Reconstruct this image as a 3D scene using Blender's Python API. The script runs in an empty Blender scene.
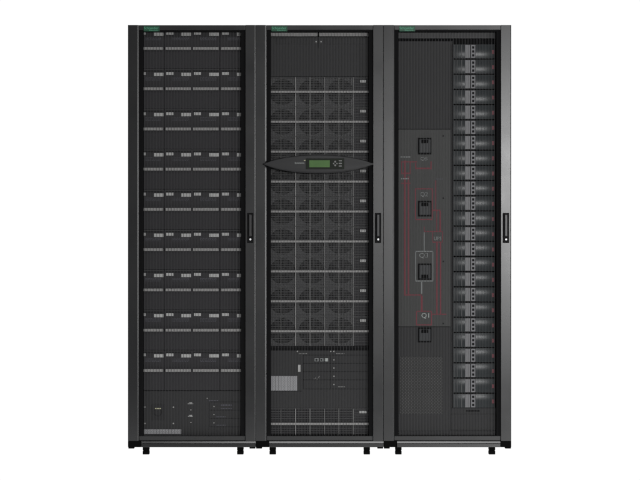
import bpy, bmesh, math, random
from mathutils import Vector, Matrix
random.seed(7)
S = 0.0048                     # metres per photo pixel at the door plane
D = 10.0                       # camera distance
scn = bpy.context.scene
col = scn.collection

# ------------------------------------------------------------------ camera, world, lights, exposure
cam = bpy.data.objects.new('camera', bpy.data.cameras.new('camera'))
col.objects.link(cam)
cam.location = (0, -D, (455 - 240) * S)
cam.rotation_euler = (math.radians(90), 0, 0)
cam.data.sensor_width = 36
cam.data.lens = 36 * D / (640 * S)
cam.data.clip_start = 0.1
cam.data.clip_end = 200
scn.camera = cam

w = bpy.data.worlds.new('World'); scn.world = w; w.use_nodes = True
w.node_tree.nodes['Background'].inputs[0].default_value = (1, 1, 1, 1)
w.node_tree.nodes['Background'].inputs[1].default_value = 0.10

def area(name, loc, target, sx, sy, power, colr=(1, 1, 1)):
    l = bpy.data.lights.new(name, 'AREA'); l.shape = 'RECTANGLE'
    l.size = sx; l.size_y = sy; l.energy = power; l.color = colr
    o = bpy.data.objects.new(name, l); col.objects.link(o)
    o.location = loc
    o.rotation_euler = (Vector(target) - Vector(loc)).to_track_quat('-Z', 'Y').to_euler()
    return o
area('key_softbox', (2.75, -9.7, 1.50), (0.4, 0, 1.1), 2.3, 0.75, 390)
area('fill_softbox', (0.7, -8.2, 7.2), (0, 0, 1.0), 3.6, 1.6, 190)
area('edge_softbox', (4.6, -3.4, 1.35), (0.2, 0, 1.1), 0.6, 2.6, 78)

scn.view_settings.view_transform = 'Standard'
scn.view_settings.look = 'None'
scn.view_settings.exposure = 0
scn.view_settings.gamma = 1

# ------------------------------------------------------------------ materials
def mat(name, base, rough=0.5, spec=0.5, metal=0.0, var=0.0, vscale=30, bump=0.0, bscale=400, emit=None, coat=0.0):
    m = bpy.data.materials.new(name); m.use_nodes = True
    nt = m.node_tree; b = nt.nodes['Principled BSDF']
    b.inputs['Base Color'].default_value = (*base, 1)
    b.inputs['Roughness'].default_value = rough
    b.inputs['Specular IOR Level'].default_value = spec
    b.inputs['Metallic'].default_value = metal
    b.inputs['Coat Weight'].default_value = coat
    b.inputs['Coat Roughness'].default_value = 0.15
    tc = nt.nodes.new('ShaderNodeTexCoord')
    if var:
        n = nt.nodes.new('ShaderNodeTexNoise'); n.inputs['Scale'].default_value = vscale; n.inputs['Detail'].default_value = 5
        nt.links.new(tc.outputs['Object'], n.inputs['Vector'])
        r = nt.nodes.new('ShaderNodeMapRange'); r.inputs['To Min'].default_value = 1 - var; r.inputs['To Max'].default_value = 1 + var
        nt.links.new(n.outputs['Fac'], r.inputs['Value'])
        v = nt.nodes.new('ShaderNodeVectorMath'); v.operation = 'SCALE'; v.inputs[0].default_value = base
        nt.links.new(r.outputs[0], v.inputs['Scale'])
        nt.links.new(v.outputs[0], b.inputs['Base Color'])
        r2 = nt.nodes.new('ShaderNodeMapRange'); r2.inputs['To Min'].default_value = max(0.02, rough - 0.06); r2.inputs['To Max'].default_value = rough + 0.06
        nt.links.new(n.outputs['Fac'], r2.inputs['Value'])
        if rough > 0.25: nt.links.new(r2.outputs[0], b.inputs['Roughness'])
    if bump:
        n = nt.nodes.new('ShaderNodeTexNoise'); n.inputs['Scale'].default_value = bscale; n.inputs['Detail'].default_value = 2
        nt.links.new(tc.outputs['Object'], n.inputs['Vector'])
        bp = nt.nodes.new('ShaderNodeBump'); bp.inputs['Strength'].default_value = bump; bp.inputs['Distance'].default_value = 0.0005
        nt.links.new(n.outputs['Fac'], bp.inputs['Height']); nt.links.new(bp.outputs[0], b.inputs['Normal'])
    if emit:
        b.inputs['Emission Color'].default_value = (*emit[0], 1); b.inputs['Emission Strength'].default_value = emit[1]
    return m

M = {
 'paint': mat('black powder coated steel', (0.0130, 0.0133, 0.0140), 0.275, 0.5, var=0.03, vscale=5),
 'rail': mat('black satin rail', (0.004, 0.004, 0.0045), 0.23, 0.6),
 'shell': mat('black cabinet shell', (0.015, 0.015, 0.016), 0.5, 0.25),
 'gasket': mat('black rubber gasket', (0.0032, 0.0032, 0.0036), 0.7, 0.08),
 'wire': mat('dark door mesh', (0.026, 0.026, 0.0275), 0.55, 0.2),
 'panel': mat('charcoal blank panel', (0.0255, 0.0255, 0.0265), 0.55, 0.2, var=0.12, vscale=12, bump=0.15),
 'module': mat('charcoal module face', (0.026, 0.0252, 0.0275), 0.55, 0.2, var=0.12, vscale=15, bump=0.15),
 'dark': mat('near black plastic', (0.004, 0.004, 0.0045), 0.55, 0.08),
 'line': mat('dark seam', (0.017, 0.017, 0.018), 0.6, 0.1),
 'strip': mat('grey grip strip', (0.24, 0.236, 0.233), 0.5, 0.3, var=0.10, vscale=60),
 'label': mat('pale grey label', (0.38, 0.38, 0.375), 0.6, 0.2, var=0.15, vscale=200),
 'print': mat('faint grey print', (0.085, 0.085, 0.10), 0.6, 0.2),
 'textw': mat('white print', (0.34, 0.36, 0.35), 0.6, 0.2),
 'grid': mat('grey grille bars', (0.050, 0.050, 0.051), 0.5, 0.25, var=0.08),
 'gridback': mat('module plate behind grille', (0.105, 0.105, 0.107), 0.6, 0.2),
 'gridpost': mat('grille upright', (0.15, 0.15, 0.148), 0.5, 0.3),
 'fan': mat('black fan', (0.003, 0.003, 0.0035), 0.45, 0.2),
 'hub': mat('fan hub', (0.011, 0.011, 0.0115), 0.45, 0.3),
 'foot': mat('black rubber foot', (0.001, 0.001, 0.001), 0.7, 0.05),
 'lever': mat('grey lever', (0.018, 0.018, 0.019), 0.35, 0.4),
 'chrome': mat('bright lock', (0.85, 0.85, 0.85), 0.35, 0.5),
 'screw': mat('screw head', (0.30, 0.30, 0.29), 0.4, 0.5),
 'green': mat('dark green plate', (0.008, 0.058, 0.030), 0.4, 0.3),
 'greenl': mat('green lettering', (0.09, 0.32, 0.20), 0.5, 0.3),
 'pod': mat('charcoal pod', (0.018, 0.018, 0.019), 0.48, 0.3, bump=0.1),
 'podd': mat('black display surround', (0.009, 0.012, 0.008), 0.4, 0.1),
 'screen': mat('green screen', (0.052, 0.105, 0.032), 0.4, 0.15, var=0.3, vscale=18, emit=((0.10, 0.26, 0.08), 0.08)),
 'cover': mat('smoked grey plastic cover', (0.035, 0.039, 0.041), 0.21, 0.11, var=0.10, vscale=30),
 'block': mat('light terminal block', (0.17, 0.17, 0.18), 0.45, 0.4, var=0.15, vscale=80),
 'red': mat('dull red tag', (0.14, 0.034, 0.045), 0.5, 0.3),
 'redl': mat('dull red diagram line', (0.15, 0.040, 0.050), 0.6, 0.2),
 'whitel': mat('grey diagram line', (0.21, 0.22, 0.22), 0.6, 0.2),
 'switchp': mat('bypass panel', (0.045, 0.046, 0.045), 0.5, 0.22, var=0.12, vscale=10, bump=0.15),
 'swbox': mat('switch body', (0.024, 0.026, 0.028), 0.45, 0.25),
 'vent': mat('light perforated plate', (0.33, 0.33, 0.34), 0.45, 0.3, var=0.10, vscale=60),
 'yellowish': mat('pale yellow print', (0.38, 0.37, 0.25), 0.6, 0.2),
}
def holes(name, base, hole, pitch, r):
    """perforated sheet steel: staggered round holes, object space"""
    m = mat(name, base, 0.5, 0.25); nt = m.node_tree; b = nt.nodes['Principled BSDF']
    tc = nt.nodes.new('ShaderNodeTexCoord'); mp = nt.nodes.new('ShaderNodeMapping')
    mp.inputs['Scale'].default_value = (1 / pitch,) * 3
    mp.inputs['Rotation'].default_value = (0, math.radians(45), 0)
    nt.links.new(tc.outputs['Object'], mp.inputs['Vector'])
    f = nt.nodes.new('ShaderNodeVectorMath'); f.operation = 'FRACTION'; nt.links.new(mp.outputs[0], f.inputs[0])
    s2 = nt.nodes.new('ShaderNodeVectorMath'); s2.operation = 'SUBTRACT'; s2.inputs[1].default_value = (.5, .5, .5); nt.links.new(f.outputs[0], s2.inputs[0])
    k = nt.nodes.new('ShaderNodeVectorMath'); k.operation = 'MULTIPLY'; k.inputs[1].default_value = (1, 0, 1); nt.links.new(s2.outputs[0], k.inputs[0])
    ln = nt.nodes.new('ShaderNodeVectorMath'); ln.operation = 'LENGTH'; nt.links.new(k.outputs[0], ln.inputs[0])
    lt = nt.nodes.new('ShaderNodeMath'); lt.operation = 'LESS_THAN'; lt.inputs[1].default_value = r; nt.links.new(ln.outputs['Value'], lt.inputs[0])
    mx = nt.nodes.new('ShaderNodeMix'); mx.data_type = 'RGBA'
    mx.inputs['A'].default_value = (*base, 1); mx.inputs['B'].default_value = (*hole, 1)
    nt.links.new(lt.outputs[0], mx.inputs['Factor']); nt.links.new(mx.outputs['Result'], b.inputs['Base Color'])
    return m
M['perf'] = holes('perforated dark steel', (0.022, 0.022, 0.022), (0.060, 0.060, 0.060), 0.0105, 0.24)
M['perfl'] = holes('perforated light steel', (0.27, 0.27, 0.28), (0.17, 0.17, 0.175), 0.0085, 0.24)

# ------------------------------------------------------------------ mesh helpers
class MB:
    """collects shapes; x in metres right, y depth (negative towards camera), z up"""
    def __init__(s): s.bm = bmesh.new()
    def box(s, x0, x1, y0, y1, z0, z1, bev=0.0, seg=2):
        r = bmesh.ops.create_cube(s.bm, size=1)
        vs = r['verts']
        for v in vs:
            v.co = Vector(((x0 + x1) / 2 + v.co.x * abs(x1 - x0), (y0 + y1) / 2 + v.co.y * abs(y1 - y0), (z0 + z1) / 2 + v.co.z * abs(z1 - z0)))
        if bev:
            es = list({e for v in vs for e in v.link_edges})
            bmesh.ops.bevel(s.bm, geom=es, offset=bev, segments=seg, affect='EDGES', profile=0.5)
        return s
    def disc(s, x, z, r, y0, y1, n=24, r2=None):
        rr = bmesh.ops.create_cone(s.bm, cap_ends=True, segments=n, radius1=r, radius2=r if r2 is None else r2, depth=abs(y1 - y0))
        # cone axis z -> axis -y (radius1 at back, radius2 at front)
        for v in rr['verts']:
            c = v.co.copy(); v.co = Vector((x + c.x, (y0 + y1) / 2 - c.z, z + c.y))
        return s
    def prism(s, pts, a, b, axis='y'):
        """pts 2D polygon: axis y -> (x,z); axis z -> (x,y); axis x -> (y,z)"""
        def P(p, t):
            return {'y': (p[0], t, p[1]), 'z': (p[0], p[1], t), 'x': (t, p[0], p[1])}[axis]
        A = [s.bm.verts.new(P(p, a)) for p in pts]; B = [s.bm.verts.new(P(p, b)) for p in pts]
        s.bm.faces.new(A); s.bm.faces.new(B[::-1])
        n = len(pts)
        for i in range(n): s.bm.faces.new((A[i], B[i], B[(i + 1) % n], A[(i + 1) % n]))
        return s
    def ring(s, x, z, r0, r1, y0, y1, n=28):
        vs = []
        for i in range(n):
            a = 2 * math.pi * i / n; c, q = math.cos(a), math.sin(a)
            vs.append([s.bm.verts.new((x + r * c, y, z + r * q)) for r, y in ((r0, y1), (r0, y0), (r1, y0), (r1, y1))])
        for i in range(n):
            A, B = vs[i], vs[(i + 1) % n]
            for k in range(4): s.bm.faces.new((A[k], A[(k + 1) % 4], B[(k + 1) % 4], B[k]))
        return s
    def build(s, name, m, parent=None, loc=(0, 0, 0), smooth=False):
        bmesh.ops.recalc_face_normals(s.bm, faces=s.bm.faces)
        me = bpy.data.meshes.new(name); s.bm.to_mesh(me); s.bm.free()
        me.materials.append(M[m] if isinstance(m, str) else m)
        if smooth:
            for p in me.polygons: p.use_smooth = True
            try: me.set_sharp_from_angle(angle=math.radians(32))
            except Exception: pass
        o = bpy.data.objects.new(name, me); col.objects.link(o)
        o.parent = parent; o.location = loc
        return o

def text(body, name, m, parent, x, y, z, width, height=None, align='CENTER'):
    c = bpy.data.curves.new(name, 'FONT'); c.body = body; c.extrude = 0.0003; c.align_x = 'LEFT'; c.size = 1; c.resolution_u = 3
    t = bpy.data.objects.new(name, c); col.objects.link(t)
    dg = bpy.context.evaluated_depsgraph_get()
    me = bpy.data.meshes.new_from_object(t.evaluated_get(dg))
    bpy.data.objects.remove(t); bpy.data.curves.remove(c)
    xs = [v.co.x for v in me.vertices]; ys = [v.co.y for v in me.vertices]
    k = width / (max(xs) - min(xs)); kz = k if height is None else height / (max(ys) - min(ys))
    cx = (max(xs) + min(xs)) / 2; cy = (max(ys) + min(ys)) / 2
    for v in me.vertices:
        q = v.co.copy(); v.co = Vector(((q.x - cx) * k, -q.z * (0.0006 / 0.0006), (q.y - cy) * kz))
    me.materials.clear(); me.materials.append(M[m])
    o = bpy.data.objects.new(name, me); col.objects.link(o); o.parent = parent; o.location = (x, y, z)
    return o

def dup(o, parent, loc=None):
    c = o.copy(); col.objects.link(c); c.parent = parent
    if loc is not None: c.location = loc
    for ch in list(o.children): dup(ch, c)
    return c

def Z(y): return (455 - y) * S

# ------------------------------------------------------------------ setting: white sweep with an added glow
wm = bpy.data.materials.new('self glowing white'); wm.use_nodes = True
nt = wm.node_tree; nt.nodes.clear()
e = nt.nodes.new('ShaderNodeEmission'); e.inputs[0].default_value = (1, 1, 1, 1); e.inputs[1].default_value = 1.02  # floor and backdrop glow by themselves, which hides the shadow under the cabinets
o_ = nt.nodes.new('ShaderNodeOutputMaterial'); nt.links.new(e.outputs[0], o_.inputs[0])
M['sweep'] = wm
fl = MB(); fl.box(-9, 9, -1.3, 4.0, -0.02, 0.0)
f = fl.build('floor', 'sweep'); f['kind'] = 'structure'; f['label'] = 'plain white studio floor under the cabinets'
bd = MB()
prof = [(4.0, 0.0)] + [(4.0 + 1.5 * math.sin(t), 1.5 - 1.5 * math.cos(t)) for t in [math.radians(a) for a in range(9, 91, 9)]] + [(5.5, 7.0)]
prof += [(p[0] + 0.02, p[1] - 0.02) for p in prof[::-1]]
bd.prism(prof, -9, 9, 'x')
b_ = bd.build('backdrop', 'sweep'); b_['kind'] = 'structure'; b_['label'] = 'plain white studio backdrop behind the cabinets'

# ------------------------------------------------------------------ cabinet shell
W = 127.7                      # cabinet width in px
def cabinet(left, label):
    cx = (left + W / 2 - 320) * S
    root = bpy.data.objects.new('equipment_cabinet', None); col.objects.link(root)
    root.location = (cx, 0, 0); root.empty_display_size = 0.2
    root['label'] = label; root['category'] = 'server cabinet'; root['group'] = 'tall black equipment cabinets standing side by side'
    U = lambda u: (u - left) * S - W / 2 * S           # photo x -> local x
    h = W / 2 * S
    dep = 1.0
    # shell
    for sx in (-1, 1):
        MB().box(sx * h - sx * 0.006, sx * (h - 0.018), 0.036, dep, Z(446), Z(26), 0.002).build('side_panel', 'shell', root)
    MB().box(-h + 0.02, h - 0.02, 0.036, dep, Z(29), Z(25.6), 0.002).build('top_panel', 'shell', root)
    MB().box(-h + 0.02, h - 0.02, 0.04, dep, Z(446), Z(440), 0.002).build('base_panel', 'shell', root)
    MB().box(-h + 0.02, h - 0.02, dep - 0.02, dep - 0.002, Z(439.5), Z(29.5), 0.002).build('back_panel', 'shell', root)
    MB().box(-h + 0.02, h - 0.02, 0.30, 0.31, Z(439.5), Z(29.5)).build('rack_backplane', 'dark', root)
    # door frame: two columns and rails
    fr = MB()
    a = -h + 10.6 * S
    fr.prism([(-h, 0.034), (-h, 0.0008), (-h + 0.0008, 0), (a - 1.35 * S, 0), (a, 0.0036), (a, 0.034)], Z(441), Z(25), 'z')
    a = h - 10.3 * S
    fr.prism([(a, 0.034), (a, 0.0008), (a + 0.0008, 0), (h - 0.0048, 0), (h, 0.0027), (h, 0.034)], Z(441), Z(25), 'z')
    fr.box(-h + 10.6 * S, h - 10.3 * S, 0.003, 0.034, Z(30), Z(25), 0.0025, 3)
    fr.box(-h + 10.6 * S, h - 10.3 * S, 0.010, 0.034, Z(441), Z(436), 0.003, 3)
    fr.build('door_frame', 'paint', root)
    g = MB()
    a, b = -h + 10.6 * S, h - 10.3 * S
    g.box(a, a + 4.4 * S, 0.012, 0.050, Z(436), Z(30), 0.001)
    g.box(b - 4.4 * S, b, 0.012, 0.050, Z(436), Z(30), 0.001)
    g.box(a + 4.4 * S, b - 4.4 * S, 0.012, 0.050, Z(31.4), Z(30))
    g.build('door_gasket', 'gasket', root)
    # mesh of upright wires
    x0, x1 = a + 4.4 * S, b - 4.4 * S
    wr = MB(); n = 33
    for i in range(n):
        xx = x0 + (i + 0.5) * (x1 - x0) / n
        wr.box(xx - 0.00085, xx + 0.00085, 0.020, 0.0215, Z(436), Z(31.4))
    wr.build('door_mesh', 'wire', root)
    # rounded bottom rail
    pts = []
    zc = Z(444); rz = 3.1 * S
    pts += [(0.012, zc + rz), (0.0045, zc + rz - 0.0008), (0.0012, zc + rz - 0.0026), (-0.0022, zc + rz - 0.0105), (-0.0034, zc + rz - 0.0145), (-0.0040, zc - rz + 0.0015), (-0.002, zc - rz)]
    pts += [(0.04, zc - rz), (0.04, zc + rz)]
    re = h - 11 * S if left > 380 else h
    MB().prism(pts, -h + 13.5 * S, re, 'x').build('bottom_rail', 'rail', root)
    MB().box(-h, -h + 13.4 * S, -0.0015, 0.036, zc - rz, zc + rz, 0.002).build('corner_block', 'foot', root)
    if left > 380: MB().box(re + 0.0004, h, -0.0015, 0.036, zc - rz, zc + rz, 0.002).build('corner_block', 'foot', root)
    for sx in (-1, 1):
        MB().box(sx * (h - 0.3 * S), sx * (h - 6.2 * S), -0.001, 0.03, Z(448.6), Z(446.9), 0.002).build('corner_cap', 'foot', root)
    # levelling feet
    def foot(x, y):
        m = MB()
        m.box(x - 3.2 * S, x + 3.2 * S, y, y + 0.035, Z(450.6), Z(447.1), 0.0015)
        m.box(x - 2.9 * S, x + 2.9 * S, y + 0.003, y + 0.032, Z(451.4), Z(450.6))
        m.box(x - 3.2 * S, x + 3.2 * S, y - 0.002, y + 0.037, 0.0005, Z(451.4), 0.002)
        m.build('levelling_foot', 'foot', root)
    fx0, fx1 = -h + 17.6 * S, h - 15.6 * S
    if left > 380: fx0, fx1 = -h + 15.0 * S, h - 18.9 * S
    if 200 < left < 380: fx0, fx1 = -h + 16.8 * S, h - 16.6 * S
    for x in (fx0, fx1):
        foot(x, 0.02); foot(x, 0.93)
    # handle
    hx = h - 5.4 * S
    hd = MB(); hd.box(hx - 3.1 * S, hx + 3.1 * S, -0.004, -0.0002, Z(243), Z(213), 0.0018)
    hd = hd.build('door_handle', 'dark', root)
    MB().box(hx - 1.5 * S, hx + 1.4 * S, -0.015, -0.0042, Z(236.5), Z(214.5), 0.003, 3).build('lever', 'lever', hd)
    MB().disc(hx + 0.1 * S, Z(239.4), 1.0 * S, -0.0042, -0.008, 20).build('lock', 'chrome', hd)
    # maker's badge
    bx0 = x0 + 0.6 * S
    bg = MB().box(bx0, bx0 + 16 * S, 0.000, 0.0028, Z(31.4), Z(26.0), 0.0006).build('badge', 'green', root)
    text('Schneider', 'lettering', 'greenl', bg, bx0 + 7.6 * S, -0.0004, Z(28.0), 14.6 * S, 2.5 * S)
    text('Electric', 'lettering', 'greenl', bg, bx0 + 10.0 * S, -0.0004, Z(30.3), 8.6 * S, 1.3 * S)
    return root, U, x0, x1

FY = 0.052                     # front plane of the rack contents

# ------------------------------------------------------------------ 1: battery cabinet
r1, U, x0, x1 = cabinet(128.0, 'tall black cabinet on the left, nine rows of battery drawers with pale grey labels')
def battery():
    wd, ht = 27.72 * S, 40.25 * S
    o = MB().box(0, wd, 0, 0.22, -ht, 0, 0.0015).build('battery_module', 'module', r1)
    # lip above the label line, recessed print
    q = MB()
    q.box(0.6 * S, wd - 0.6 * S, -0.003, -0.0003, -1.0 * S, -0.45 * S)
    q.build('top_lip', 'grid', o)
    q = MB(); q.box(1.0 * S, wd - 1.0 * S, -0.0012, -0.0003, -3.0 * S, -1.6 * S); q.build('shadow_slot', 'line', o)
    MB().box(1.8 * S, 9.0 * S, -0.002, -0.0003, -6.1 * S, -3.2 * S, 0.0004).build('white_label', 'label', o)
    MB().box(17.0 * S, 26.8 * S, -0.002, -0.0003, -7.3 * S, -3.9 * S, 0.0004).build('rating_label', 'label', o)
    q = MB()
    rr = random.Random(3)
    for row in range(3):
        xx = 8.0 * S
        while xx < 24.0 * S:
            L = rr.uniform(0.6, 1.6) * S
            q.box(xx, xx + L, -0.0012, -0.0003, -(8.4 + row * 1.3) * S - 0.5 * S, -(8.4 + row * 1.3) * S); xx += L + 0.5 * S
    q.build('caution_print', 'print', o)
    MB().box(1.0 * S, wd - 1.0 * S, -0.016, -0.0003, -21.5 * S, -18.7 * S, 0.0012).build('grip_strip', 'strip', o)
    return o
b0 = battery(); first = True
for k in range(9):
    for c in range(4):
        xx = U(135.7 + 27.85 * c) + 0.0005; zz = Z(27.6 + 40.4 * k)
        if first: b0.location = (xx, FY, zz); first = False
        else: dup(b0, r1, (xx, FY, zz))
# bottom distribution panel
p = MB().box(U(133), U(251), FY, FY + 0.02, Z(436.5), Z(391.6), 0.001).build('distribution_panel', 'panel', r1)
MB().box(U(143), U(240.5), FY - 0.001, FY - 0.0002, Z(392.0), Z(391.4)).build('panel_seam', 'line', p)
for (a, b) in ((143.9, 408), (172.6, 408), (143.9, 424.4), (172.6, 424.4)):
    MB().disc(U(a), Z(b), 0.85 * S, FY, FY - 0.003, 14, 0.6 * S).build('screw', 'screw', p)
MB().ring(U(157), Z(413), 3.4 * S, 4.2 * S, FY - 0.003, FY).build('socket_ring', 'line', p)
MB().box(U(151), U(163.5), FY - 0.002, FY - 0.0002, Z(421), Z(405)).build('socket_plate', 'shell', p)
MB().box(U(154.2), U(160.2), FY - 0.0032, FY - 0.0021, Z(409.9), Z(408.9)).build('socket_label', 'yellowish', p)
for (a, b, t, wd_) in ((189.8, 404.2, 'L1 L2', 5.5), (189.8, 416.8, 'L3 N', 5)):
    q = MB(); q.box(U(a - wd_ / 2), U(a + wd_ / 2), FY - 0.001, FY - 0.0002, Z(b + 0.7), Z(b + 0.2)); q.box(U(a - 1.6), U(a + 1.8), FY - 0.001, FY - 0.0002, Z(b - 0.1), Z(b - 0.9)); q.build('printed_mark', 'label' if b > 404.5 else 'label', p)
for (a, b) in ((190.2, 410.8), (190.2, 423.4), (213.4, 407.3), (213.4, 415.4), (213.4, 423.8), (206.6, 399.1)):
    MB().disc(U(a), Z(b), 0.7 * S, FY, FY - 0.003, 12, 0.5 * S).build('screw', 'screw', p)
for x_, yy, n_, hh_, m_ in ((208.3, 402, 6, 1, 'print'), (220.5, 406.6, 7, 1.2, 'print'), (220.5, 409.6, 7, .6, 'print'), (216, 418, 6, .6, 'print'), (216, 426.4, 6, .6, 'print')):
    q = MB()
    for j in range(n_): q.box(U(x_ + 1.6 * j), U(x_ + 1.2 + 1.6 * j), FY - 0.001, FY - 0.0002, Z(yy), Z(yy - hh_))
    q.build('printed_text', m_, p)
q = MB()
for yy in (403, 411.3, 419.6, 428): q.box(U(209), U(240.5), FY - 0.0008, FY - 0.0001, Z(yy), Z(yy - 0.5))
q.box(U(209), U(209.5), FY - 0.0008, FY - 0.0001, Z(428), Z(403.1))
q.build('slot_seam', 'line', p)
MB().box(U(143.2), U(180.6), FY - 0.006, FY - 0.0003, Z(435.0), Z(430.2), 0.0008).build('vent_strip', 'perfl', p)

# ------------------------------------------------------------------ 2: power cabinet
r2, U, x0, x1 = cabinet(255.8, 'tall black middle cabinet of grilled power modules, oval green-screen panel on its door')
for (a, b) in ((267.0, 317.6), (318.9, 372.0)):
    MB().box(U(a), U(b), FY - 0.012, FY + 0.01, Z(35.4), Z(31.9), 0.0008).build('grip_strip', 'strip', r2)
p = MB().box(U(262), U(376), FY, FY + 0.02, Z(75.8), Z(35.8), 0.001).build('blank_panel', 'panel', r2)
for (a, b) in ((275.5, 312), (325, 366)):
    MB().box(U(a), U(b), FY - 0.0015, FY - 0.0002, Z(43), Z(37.6), 0.0005).build('dark_slot', 'shell', p)
MB().box(U(318), U(318.6), FY - 0.001, FY - 0.0001, Z(47), Z(36)).build('panel_seam', 'line', p)
for xx in (316, 321):
    MB().ring(U(xx), Z(40.7), 1.5 * S, 1.9 * S, FY - 0.002, FY).build('latch_ring', 'grid', p)
    MB().disc(U(xx), Z(40.7), 0.85 * S, FY, FY - 0.004, 14, 0.6 * S).build('latch', 'label', p)

def power_module(up, down, bottom=False):
    """origin at the grip strip line; extends up/down px"""
    o = MB().box(U(262), U(376), 0.0115, 0.22, -down * S, up * S).build('power_module', 'module' if bottom else 'gridback', r2)
    fans = []
    for xx in (282.3, 311.5, 340.8):
        fn = MB(); R = 12.9 * S
        if bottom:
            hi = 11; fn = None
        else:
            fn.disc(0, 0, R, 0.0114, 0.0098, 36)
            fo = fn.build('fan', 'fan', o, (U(xx), 0, 0))
            h_ = MB(); h_.disc(0, 0, 3.6 * S, 0.0097, 0.0088, 24)
            for k in range(7):
                a0 = 2 * math.pi * k / 7
                pts = [(math.cos(a0 + d) * r, math.sin(a0 + d) * r) for r, d in ((4.4 * S, 0), (12.2 * S, 0.22), (12.4 * S, 0.62), (4.4 * S, 0.5))]
                h_.prism(pts, 0.0097, 0.0091, 'y')
            h_ = h_.build('fan_rotor', 'hub', o, (U(xx), 0, 0))
    gr = MB()
    y = -up + 0.5
    xs = U(266.5); xe = U(354.0)
    while y < down - 0.3:
        gr.box(xs, xe, 0.003, 0.0065, -(y + 0.6) * S, -y * S); y += 2.4
    gr.box(xs, U(376), 0.001, 0.0095, (up - 0.7) * S, (up - 0.1) * S)
    y = -up + 1
    while y < down - 0.3:
        gr.box(U(354.3), U(376), 0.004, 0.0075, -(y + 0.55) * S, -y * S); y += 2.7
    x = 269.0
    while x < 353.5:
        gr.box(U(x), U(x) + 0.0009, 0.0025, 0.0068, -(down - .3) * S, (up - 0.8) * S); x += 2.92
    gr.build('grille', 'grid', o)
    MB().box(U(354.2), U(376), 0.0078, 0.0112, -(down - .2) * S, (up - 0.8) * S).build('side_plate', 'module', o)
    for i, xx in enumerate((280.8, 295.4, 309.9, 324.4, 338.9, 353.5)):
        MB().box(U(xx) - 0.0016, U(xx) + 0.0016, -0.0015, 0.0022, -(down - .2) * S, (up - 0.2) * S).build('grille_upright', 'gridpost' if i != 1 else 'strip', o)
    MB().box(U(262), U(376), -0.014, -0.0018, -1.1 * S, 1.1 * S, 0.001).build('grip_strip', 'strip', o)
    return o
m0 = power_module(15.0, 14.9)
lb = MB().box(U(360.3), U(366.3), 0.001, 0.0038, 9.4 * S, 12.0 * S, 0.0004).build('rating_label', 'label', m0)
m0.location = (0, FY, Z(91.2))
for k in range(1, 9): dup(m0, r2, (0, FY, Z(91.2 + 30.05 * k)))
mb = power_module(15.4, 11.2, bottom=True)
MB().box(U(359.5), U(366.8), 0.001, 0.0038, 10.4 * S, 12.8 * S, 0.0004).build('rating_label', 'label', mb)
mb.location = (0, FY, Z(424.6))
# control board area
p = MB().box(U(262), U(376), FY, FY + 0.02, Z(409), Z(347.2), 0.001).build('communication_panel', 'panel', r2)
MB().box(U(266), U(372), FY - 0.001, FY - 0.0002, Z(351), Z(347.6)).build('dark_slot', 'dark', p)
MB().box(U(270.9), U(297.0), FY - 0.006, FY - 0.0003, Z(391.4), Z(376.6), 0.0008).build('vent_plate', 'perfl', p)
MB().box(U(268), U(302), FY - 0.0012, FY - 0.0002, Z(392.3), Z(391.6)).build('plate_seam', 'line', p)
q = MB()
for yy in (356, 364.3, 372.6, 380.9, 390): q.box(U(303), U(368.5), FY - 0.0008, FY - 0.0001, Z(yy), Z(yy - 0.6))
for xx in (303, 330.5): q.box(U(xx), U(xx) + 0.0024, FY - 0.0008, FY - 0.0001, Z(389.4), Z(356))
q.build('slot_seam', 'line', p)
MB().box(U(297.9), U(300.4), FY - 0.006, FY - 0.0003, Z(372.4), Z(365.4), 0.0008).build('white_plug', 'label', p)
q = MB().box(U(314.0), U(328.8), FY - 0.002, FY - 0.0003, Z(362.6), Z(358.2)).build('port_plate', 'shell', p)
for (a, b, mm) in ((314.6, 318.6, 'whitel'), (320.2, 323.4, 'whitel'), (324.9, 328.2, 'textw')):
    MB().box(U(a), U(b), FY - 0.006, FY - 0.0021, Z(362.0), Z(358.8), 0.0006).build('port', mm, q)
for (a, b) in ((315.5, 317.6), (320.8, 322.0)):
    MB().box(U(a), U(b), FY - 0.0072, FY - 0.0061, Z(361.2), Z(359.6)).build('port_opening', 'dark', q)
for yy in (351.9, 360.4, 368.6, 376.9, 385.2):
    MB().disc(U(334), Z(yy), 0.85 * S, FY, FY - 0.003, 12, 0.6 * S).build('screw', 'screw', p)
MB().disc(U(297.3), Z(351.9), 0.8 * S, FY - 0.001, FY - 0.004, 12, 0.6 * S).build('screw', 'screw', p)
MB().disc(U(330.8), Z(351.9), 0.7 * S, FY - 0.001, FY - 0.004, 12, 0.6 * S).build('screw', 'screw', p)
for x_, yy, n_ in ((298.6, 354.6, 6), (336.2, 354.6, 6), (338.2, 387.9, 5)):
    q = MB()
    for j in range(n_): q.box(U(x_ + 1.45 * j), U(x_ + 1.1 + 1.45 * j), FY - 0.0016, FY - 0.0002, Z(yy), Z(yy - .85))
    q.build('printed_text', 'gridpost', p)
q = MB()
for (a, b) in ((313.5, 380), (315, 379.2), (316.5, 380.2), (318, 378.8), (318.6, 377.6)): q.box(U(a), U(a + 1), FY - 0.002, FY - 0.0002, Z(b), Z(b - 0.9))
q.build('terminal_mark', 'gridpost', p)

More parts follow.
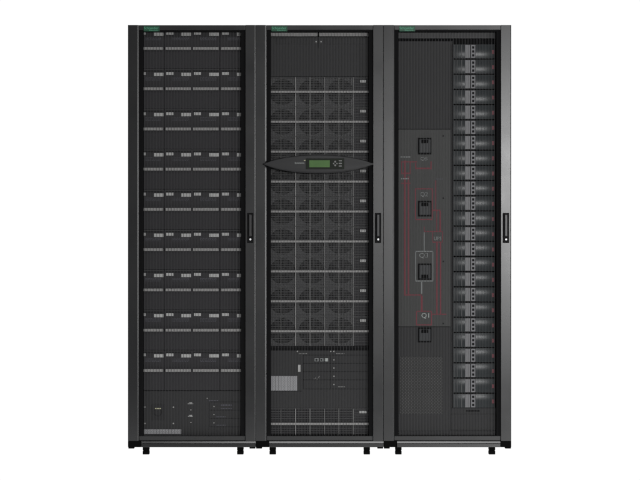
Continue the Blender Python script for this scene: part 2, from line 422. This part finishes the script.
# oval control panel on the door
cxp, czp = U(318.8), Z(164.2)
pts = []
N = 40
hl, hr, hh = 55.3 * S, 54.6 * S, 9.4 * S
def half(t): return hh * (max(0.0, 1 - abs(t) ** 2.15)) ** 0.80
ts = [math.sin(math.pi / 2 * (-1 + 2 * i / N)) for i in range(N + 1)]
def oval(k, kx=1.0):
    up = [(cxp + (hl if t < 0 else hr) * t * kx, czp + max(half(t), 0.0035) * k) for t in ts]
    dn = [(x, 2 * czp - z) for x, z in up]
    return up + dn[::-1]
bm_ = MB()
layers = [(-0.003, oval(1.0)), (-0.014, oval(1.0)), (-0.0195, oval(0.965, 0.992)), (-0.0216, oval(0.90, 0.98)), (-0.0222, oval(0.80, 0.96))]
rings = [[bm_.bm.verts.new((x, y, z)) for x, z in L] for y, L in layers]
n = len(rings[0])
for A, B in zip(rings, rings[1:]):
    for i in range(n): bm_.bm.faces.new((A[i], A[(i + 1) % n], B[(i + 1) % n], B[i]))
bm_.bm.faces.new(rings[-1]); bm_.bm.faces.new(rings[0][::-1])
pod = bm_.build('control_panel', 'pod', r2, smooth=True)
PF = -0.0222
MB().box(U(306.0), U(344.2), PF - 0.0022, PF + 0.003, Z(169.3), Z(158.6), 0.0008).build('screen_surround', 'podd', pod)
MB().box(U(309.2), U(329.8), PF - 0.0036, PF - 0.0023, Z(167.4), Z(160.4), 0.0005).build('screen', 'screen', pod)
text('Symmetra', 'lettering', 'textw', pod, U(299.6), PF - 0.0008, Z(163.3), 9.4 * S, 2.2 * S)
MB().box(U(303.9), U(305.5), PF - 0.001, PF + 0.001, Z(161.1), Z(160.2)).build('status_mark', 'yellowish', pod)
for (a, b, rr_) in ((335.2, 161.9, 1.0), (335.2, 165.6, 1.0), (333.6, 163.8, .7), (336.9, 163.8, .7)):
    MB().disc(U(a), Z(b), rr_ * S, PF - 0.0023, PF - 0.005, 14).build('button', 'gridpost', pod)
for b in (161, 163.6, 166.2):
    MB().box(U(338.6), U(341.8), PF - 0.005, PF - 0.0023, Z(b + 0.6), Z(b - 0.6), 0.0006).build('button', 'gridpost', pod)

# ------------------------------------------------------------------ 3: bypass and breaker cabinet
r3, U, x0, x1 = cabinet(383.6, 'tall black right-hand cabinet with red line diagram and four switches beside stacked breakers')
MB().box(U(390), U(504), FY, FY + 0.02, Z(37.3), Z(31.5), 0.001).build('top_strip', 'grid', r3)
MB().box(U(390), U(504), FY + 0.012, FY + 0.03, Z(43), Z(37.4)).build('dark_slot', 'gasket', r3)
MB().box(U(390), U(451.4), FY, FY + 0.02, Z(128.4), Z(40.2), 0.001).build('blank_panel', 'panel', r3)
p = MB().box(U(390), U(451.4), FY - 0.002, FY + 0.02, Z(327.0), Z(128.9), 0.001).build('bypass_panel', 'switchp', r3)
p2 = MB().box(U(390), U(451.4), FY, FY + 0.02, Z(436), Z(327.4), 0.001).build('lower_panel', 'panel', r3)
MB().box(U(400), U(443), FY - 0.002, FY - 0.0003, Z(415), Z(357.2), 0.0008).build('vent_plate', 'perf', p2)
BF = FY - 0.002
def ln(x_0, y_0, x_1, y_1, w_=0.9, m='redl', d=0.0006):
    q = MB()
    if abs(x_0 - x_1) < 0.01: q.box(U(x_0 - w_ / 2), U(x_0 + w_ / 2), BF - d, BF - 0.0001, Z(max(y_0, y_1)), Z(min(y_0, y_1)))
    else: q.box(U(min(x_0, x_1)), U(max(x_0, x_1)), BF - d - 0.0002, BF - 0.0001, Z(y_0 + w_ / 2), Z(y_0 - w_ / 2))
    return q.build('diagram_line', m, p)
for (x_, ya, yb) in ((405.2, 160, 296), (409.0, 176, 296)): ln(x_, ya, x_, yb, 1.6)
ln(401.5, 161.5, 417.5, 161.5, 1.2); ln(401.5, 173, 411, 173, 1.6); ln(402, 161.5, 402, 172.2, .8); ln(410.6, 162.2, 410.6, 172.2, .8)
ln(416.2, 163, 416.2, 169, 1.2); ln(431.6, 161, 431.6, 169, 1.2); ln(416.2, 168, 431.6, 168, 1.5)
ln(401.5, 183, 411, 183, 1.0)
ln(417, 188.6, 432, 188.6, 1.2); ln(416, 188, 416, 218.6, 1.0); ln(433, 188, 433, 218.6, 1.3); ln(416, 219.3, 433, 219.3, 1.3)
ln(436.2, 180, 436.2, 209.6, 1.2); ln(433.6, 210.2, 441, 210.2, 1.5); ln(440.8, 211, 440.8, 231, 1.5); ln(437.3, 211, 437.3, 231, .8)
ln(424.6, 226.5, 424.6, 231, 1.0); ln(424.6, 231.4, 443.4, 231.4, 1.0); ln(433.2, 232, 433.2, 241.6, 1.0); ln(443.2, 232, 443.2, 241.6, .8); ln(433.2, 242.2, 443.2, 242.2, 1.2)
ln(437.5, 243, 437.5, 314, 1.4); ln(441.2, 243, 441.2, 314, 1.4); ln(432.5, 314.6, 447, 314.6, 1.2)
ln(405.2, 295.2, 422, 295.2, 1.3); ln(422.2, 296, 422.2, 311, 2.0); ln(417, 311.6, 432, 311.6, 1.0); ln(417, 312, 417, 325.6, 1.0); ln(432, 312, 432, 325.6, 1.0); ln(417, 325.2, 432, 325.2, 1.2)
ln(424.7, 232.2, 424.7, 251, 0.8, 'whitel'); ln(416.0, 251.4, 433.6, 251.4, 0.8, 'whitel'); ln(416.2, 252, 416.2, 280.8, 0.8, 'whitel')
ln(433.4, 252, 433.4, 280.8, 0.8, 'whitel'); ln(416.0, 281.2, 433.6, 281.2, 1.0, 'whitel'); ln(422.2, 282, 422.2, 294, 1.0, 'whitel')
for x_, yy, n_, m_ in ((401, 157.2, 6, 'whitel'), (401.4, 179, 5, 'whitel'), (437, 179.3, 4, 'print')):
    q = MB()
    for j in range(n_): q.box(U(x_ + 1.7 * j), U(x_ + 1.2 + 1.7 * j), BF - 0.0012, BF - 0.0001, Z(yy), Z(yy - 1.2))
    q.build('printed_text', m_, p)
text('Q5', 'lettering', 'whitel', p, U(424.4), BF - 0.0004, Z(158.6), 7.0 * S, 4.0 * S)
text('Q2', 'lettering', 'whitel', p, U(424.6), BF - 0.0004, Z(194.4), 7.5 * S, 5.2 * S)
text('Q3', 'lettering', 'whitel', p, U(424.2), BF - 0.0004, Z(255.8), 9.0 * S, 5.4 * S)
text('Q1', 'lettering', 'textw', p, U(425.8), BF - 0.0004, Z(316.2), 7.6 * S, 5.6 * S)
text('UPS', 'lettering', 'whitel', p, U(438.4), BF - 0.0010, Z(238.4), 7.6 * S, 3.6 * S)
for yy in (135.4, 197.9, 261.5, 324.0):
    MB().disc(U(443.9), Z(yy), 0.8 * S, BF, BF - 0.002, 12).build('screw', 'line', p)
def switch(cy, tab_top, y0s, y1s, par, bf):
    o = MB()
    q = MB().box(U(418.2), U(432.0), bf - 0.004, bf - 0.0002, Z(y1s), Z(y0s), 0.0006).build('switch', 'dark', par)
    MB().box(U(419.4), U(431.0), bf - 0.012, bf - 0.0042, Z(y1s - 1.4), Z(y0s + 1.4), 0.002).build('rotary_body', 'swbox', q)
    a, b = (y0s + 2.0, y0s + 5.4) if tab_top else (y1s - 5.2, y1s - 1.8)
    MB().box(U(421.9), U(428.6), bf - 0.017, bf - 0.0122, Z(b), Z(a), 0.001).build('handle_tab', 'gasket', q)
switch(0, True, 137.4, 154.0, p, BF)
switch(0, True, 200.6, 216.4, p, BF)
switch(0, False, 263.6, 280.0, p, BF)
switch(0, True, 327.9, 342.8, p2, FY)
# toothed guide between panel and breakers
g = MB(); g.box(U(451.6), U(453.2), FY + 0.004, FY + 0.02, Z(412), Z(40))
yy = 44
while yy < 411:
    g.box(U(451.7), U(452.6), FY - 0.002, FY + 0.0038, Z(yy + 1.3), Z(yy)); yy += 3.05
g.build('cable_guide', 'panel', r3)

def breaker():
    wd, ht = 41.8 * S, 14.5 * S
    o = MB().box(0, wd, 0.004, 0.16, -ht, 0, 0.001).build('breaker_module', 'shell', r3)
    def bulge(xa, xb, m, sag, taper=0.0, name='cover'):
        q = MB(); nx = 12; nz = 10; g_ = []
        for i in range(nx + 1):
            rowv = []
            for j in range(nz + 1):
                u = i / nx; v = j / nz * 2 - 1
                x = xa + (xb - xa) * u; z = -ht / 2 + v * (ht / 2 - 0.3 * S)
                yy_ = 0.0035 - (0.004 + sag * (1 - v * v)) + taper * (u - u * u)
                rowv.append(q.bm.verts.new((x, yy_, z)))
            g_.append(rowv)
        for i in range(nx):
            for j in range(nz): q.bm.faces.new((g_[i][j], g_[i + 1][j], g_[i + 1][j + 1], g_[i][j + 1]))
        # rim back to the body
        edge = [g_[i][0] for i in range(nx + 1)] + [g_[nx][j] for j in range(1, nz + 1)] + [g_[i][nz] for i in range(nx - 1, -1, -1)] + [g_[0][j] for j in range(nz - 1, 0, -1)]
        back = [q.bm.verts.new((v.co.x, 0.0038, v.co.z)) for v in edge]
        k = len(edge)
        for i in range(k): q.bm.faces.new((edge[i], edge[(i + 1) % k], back[(i + 1) % k], back[i]))
        return q.build(name, m, o, smooth=True)
    bulge(0.3 * S, 11.8 * S, 'cover', 0.0026, -0.002)
    bulge(22.9 * S, 41.5 * S, 'cover', 0.0026, 0.0065)
    q = MB()
    for xx in (1.4, 4.0, 8.2): q.box(xx * S, (xx + 0.5) * S, -0.0045, 0.001, -ht + 0.6 * S, -0.6 * S, 0.0005)
    q.build('cover_ribs', 'gridback', o)
    q = MB(); q.box(12.3 * S, 17.0 * S, -0.003, 0.0038, -ht + 0.7 * S, -0.7 * S, 0.0008)
    q = q.build('terminal_block', 'block', o)
    t = MB()
    for xx in (13.6, 15.4): t.box(xx * S, (xx + 0.35) * S, -0.0038, -0.0031, -ht + 1.0 * S, -1.0 * S)
    t.build('terminal_groove', 'gridpost', q)
    q = MB().box(18.2 * S, 22.4 * S, -0.003, 0.0038, -ht + 0.7 * S, -0.7 * S, 0.0008).build('socket_block', 'block', o)
    for zz in (-3.2, -7.2, -11.2):
        MB().box(19.15 * S, 21.5 * S, -0.0042, -0.0031, (zz - 1.25) * S, (zz + 1.05) * S, 0.0003).build('socket', 'dark', q)
    MB().box(38.9 * S, 41.4 * S, -0.0030, 0.0008, -9.8 * S, -5.8 * S, 0.001).build('red_tag', 'red', o)
    return o
k0 = breaker()
for k in range(24):
    loc = (U(453.7), FY, Z(43.2 + 15.27 * k))
    if k == 0: k0.location = loc
    else: dup(k0, r3, loc)
q = MB().box(U(451.5), U(504), FY + 0.001, FY + 0.02, Z(436), Z(409), 0.001).build('lower_blank_panel', 'shell', r3)
MB().box(U(467), U(480.5), FY - 0.0005, FY + 0.0007, Z(412.4), Z(411.2)).build('finger_slot', 'gasket', q)
s_ = MB().box(U(451.5), U(496), FY - 0.003, FY + 0.0007, Z(431), Z(415), 0.001).build('cover_plate', 'shell', q)
MB().box(U(398), U(497), FY - 0.006, FY - 0.0004, Z(436), Z(432), 0.001).build('bottom_ledge', 'shell', r3)
